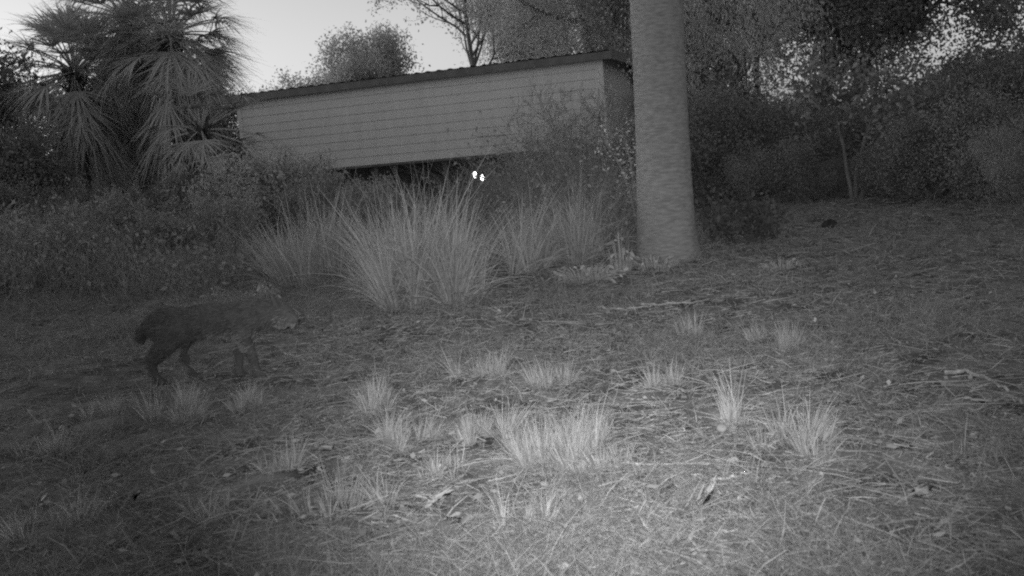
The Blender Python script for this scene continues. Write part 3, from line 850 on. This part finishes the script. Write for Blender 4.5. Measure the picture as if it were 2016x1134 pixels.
def curled_leaf(px, py, L_, lab, seed):
    rng = np.random.RandomState(seed); mb = MB(); tt = np.linspace(0, 1, 8)
    wd = L_ * .3 * np.sin(np.pi * np.clip(tt * .94 + .03, 0, 1)) ** .8
    C = np.stack([tt * L_ - L_ / 2, .1 * L_ * np.sin(3 * tt), .01 + .18 * L_ * (tt - .5) ** 2 * 4 * rng.uniform(.3, 1)], 1)
    L_ *= .8; V = np.stack([C + np.stack([rng.normal(0, .02, 8), f * wd * rng.uniform(.35, 1.15, 8), .6 * wd * abs(f) + rng.normal(0, .004, 8)], 1) for f in (-1, -.5, 0, .5, 1)], 1).reshape(-1, 3)
    F = [(i * 5 + j, i * 5 + j + 1, i * 5 + j + 6, i * 5 + j + 5) for i in range(7) for j in range(4)]
    o = mb.add(V, F).build('fallen_leaf', M['litter'], None, True)
    x_, y_, z_ = gp(px, py); o.location = (x_, y_, z_ + .02); o.rotation_euler = (rng.normal(0, .3), rng.normal(0, .3), rng.uniform(0, 6.28))
    tag(o, lab, 'fallen leaf', 'larger fallen leaves on the lawn')
for k, (px, py, L_, lab) in enumerate((
        (270, 1003, .09, 'large crumpled pale leaf on the dim near lawn'), (918, 1048, .09, 'large pale leaf at the near edge of the lit lawn'),
        (862, 1003, .07, 'pale leaf beside the splayed pointed blades'), (640, 902, .07, 'narrow pale leaf below the fan-shaped tuft'),
        (725, 615, .05, 'small bright leaf before the largest grass clump'), (635, 660, .06, 'pale leaf in front of the face of the animal'),
        (1400, 995, .07, 'pale leaf below the flat twig'), (1300, 985, .06, 'pale leaf below the straw stalk'),
        (1830, 1000, .08, 'crumpled leaf on the dim near lawn under the curved stick'), (1775, 900, .06, 'dull leaf past the dim low tuft'),
        (650, 845, .05, 'small bright leaf between the fan-shaped and fuzzy tufts'), (1930, 810, .07, 'dull leaf just below the curved stick'))):
    curled_leaf(px, py, L_, lab, 400 + k)

e = thing('mushroom', 'small round pale mushroom at the foot of the tall narrow tuft', 'mushroom', gp(1422, 858))
MB().tube([(0, 0, -.01), (.002, 0, .018)], [.006, .005], 8).build('stalk', M['mushroom'], e, True)
mb = MB(); V = [(.019 * math.sin(t_) * math.cos(f_), .019 * math.sin(t_) * math.sin(f_), .026 + .015 * math.cos(t_)) for t_ in np.linspace(0.02, np.pi - .02, 9) for f_ in np.linspace(0, 2 * np.pi, 14, endpoint=False)]
mb.add(V, [(i * 14 + j, (i + 1) * 14 + j, (i + 1) * 14 + (j + 1) % 14, i * 14 + (j + 1) % 14) for i in range(8) for j in range(14)])
mb.build('cap', M['mushroom'], e, True)

rng = np.random.RandomState(77); mb = MB()
V = []
for t_ in np.linspace(0.02, np.pi - .02, 10):
    for f_ in np.linspace(0, 2 * np.pi, 16, endpoint=False):
        s_ = 1 + .18 * math.sin(3 * f_ + t_ * 2) + .08 * rng.normal()
        V.append((.075 * s_ * math.sin(t_) * math.cos(f_), .05 * s_ * math.sin(t_) * math.sin(f_), .03 + .05 * s_ * math.cos(t_)))
mb.add(V, [(i * 16 + j, (i + 1) * 16 + j, (i + 1) * 16 + (j + 1) % 16, i * 16 + (j + 1) % 16) for i in range(9) for j in range(16)])
o = mb.build('rock', M['darkrock'], None, True); o.location = gp(1632, 449)
tag(o, 'small dark lump alone on the far lawn before the woods', 'rock')

# ------------------------------------------------------------------ the animal
def ellip(mb, c, r, rot=0.0, nu=14, nv=10):
    V = []
    for t_ in np.linspace(0.03, np.pi - .03, nv):
        for f_ in np.linspace(0, 2 * np.pi, nu, endpoint=False):
            p = np.array([r[0] * math.cos(t_), r[1] * math.sin(t_) * math.cos(f_), r[2] * math.sin(t_) * math.sin(f_)])
            V.append((c[0] + p[0] * math.cos(rot) - p[2] * math.sin(rot), c[1] + p[1], c[2] + p[0] * math.sin(rot) + p[2] * math.cos(rot)))
    F = [(i * nu + j, i * nu + (j + 1) % nu, (i + 1) * nu + (j + 1) % nu, (i + 1) * nu + j) for i in range(nv - 1) for j in range(nu)]
    mb.add(V, F)
    mb.add([V[k] for k in range(0, nu)] + [tuple(np.mean(V[:nu], 0))], [(nu, (k + 2) % nu, (k + 1) % nu, k) for k in range(0, nu, 2)])
    last = V[-nu:]
    mb.add(list(last) + [tuple(np.mean(last, 0))], [(nu, k, (k + 1) % nu, (k + 2) % nu) for k in range(0, nu, 2)])

ax_, ay_, az_ = gp(418, 748)
S = ay_ / FPX                        # metres per photo pixel at the animal
an = thing('wild_animal', 'dark grey furry four-legged animal walking with its head low across the lawn', 'animal', (ax_, ay_, az_), R(-3))
b = MB()
# local x runs toward the head, z up; feet at z = 0 (lengths in metres)
ellip(b, (-.17, 0, .270), (.155, .085, .108), -.15)      # rump
ellip(b, (.02, 0, .285), (.22, .082, .096), .03)        # belly
ellip(b, (.20, 0, .272), (.15, .082, .104), .12)        # chest
b.tube([(.24, 0, .30), (.33, 0, .305), (.40, 0, .290)], [.100, .085, .072], 12)   # neck
ellip(b, (.425, 0, .285), (.078, .072, .070), -.2)      # skull
ellip(b, (.482, 0, .258), (.042, .040, .034), -.35)     # muzzle
for sy, dx in ((.055, .05), (-.055, -.10)):             # hind legs: thigh, knee, hock, foot
    b.tube([(-.20, sy * .8, .28), (-.14 + dx * .6, sy, .185), (-.21 + dx, sy, .105), (-.18 + dx, sy, .03), (-.16 + dx, sy, .015)], [.075, .052, .030, .024, .022], 10)
    ellip(b, (-.145 + dx, sy, .016), (.040, .024, .018))
for sy, dx in ((.05, -.07), (-.05, .07)):               # front legs
    b.tube([(.20, sy * .9, .26), (.20 + dx * .35, sy, .17), (.205 + dx * .8, sy, .09), (.20 + dx, sy, .02)], [.060, .038, .026, .022], 10)
    ellip(b, (.215 + dx, sy, .016), (.038, .024, .018))
b.tube([(-.29, 0, .29), (-.345, 0, .25), (-.375, 0, .20)], [.040, .034, .024], 8)   # tail
DZ = .045                               # long legs
for V in b.V:
    t_ = np.clip((V[:, 2] - .04) / .14, 0, 1); V[:, 2] += DZ * t_
bo = link('body', b.mesh('body', True), M['skinfur'], an)
md = bo.modifiers.new('remesh', 'REMESH'); md.mode = 'VOXEL'; md.voxel_size = .009; md.use_smooth_shade = True
md = bo.modifiers.new('smooth', 'SMOOTH'); md.iterations = 6; md.factor = .5
dg = bpy.context.evaluated_depsgraph_get()
me2 = bpy.data.meshes.new_from_object(bo.evaluated_get(dg))
bo.modifiers.clear(); bo.data = me2; me2.name = 'body'
nv = len(me2.vertices); co = np.empty(nv * 3, np.float32); no = np.empty(nv * 3, np.float32)
me2.vertices.foreach_get('co', co); me2.vertices.foreach_get('normal', no)
co = co.reshape(-1, 3).astype(float); zz = co[:, 2] - DZ; no = no.reshape(-1, 3).astype(float)
rng = np.random.RandomState(9)
def fur(sel, n, L, mat, name):
    idx = np.nonzero(sel)[0]; idx = idx[rng.randint(0, len(idx), n)]
    p = co[idx] + rng.normal(0, .004, (n, 3)); nn = no[idx]
    d = unit(nn * .5 + np.array([-.9, 0, -.25]) + rng.normal(0, .18, (n, 3)))
    MB().add(*ribbons(p - nn * .002, d, L * rng.uniform(.6, 1.2, n), np.full(n, .0030), nn * -.15, rng, segs=2)).build(name, mat, an)
legs = zz < .11
pale = (co[:, 0] > .40) & (zz < .285) | ((zz < .225) & (co[:, 0] > .02) & (co[:, 0] < .3) & ~legs)
fur(~legs & ~pale, 16000, .030, M['fur'], 'coat')
fur(legs, 4000, .016, M['fur'], 'leg_fur')
fur(pale, 3500, .024, M['palefur'], 'pale_fur')
for sy in (.038, -.038):
    mb = MB()
    mb.add([(.405, sy - .020, .325), (.435, sy - .006, .328), (.415, sy + .020, .320), (.392, sy, .325),
            (.396, sy * 1.25, .402), (.400, sy * 1.25 + .002, .402), (.398, sy * 1.25 + .003, .417), (.395, sy * 1.25, .417)],
           [(0, 1, 5, 4), (1, 2, 6, 5), (2, 3, 7, 6), (3, 0, 4, 7)])
    mb.build('ear', M['skinfur'], an).location.z = DZ
    mb = MB(); ellip(mb, (.478, sy * .95, .302), (.008, .006, .008)); mb.build('eye', M['eye'], an, True).location.z = DZ
mb = MB(); ellip(mb, (.523, 0, .248), (.009, .012, .009)); mb.build('nose', M['eye'], an, True).location.z = DZ
an.scale = (S * 345 / .95,) * 3
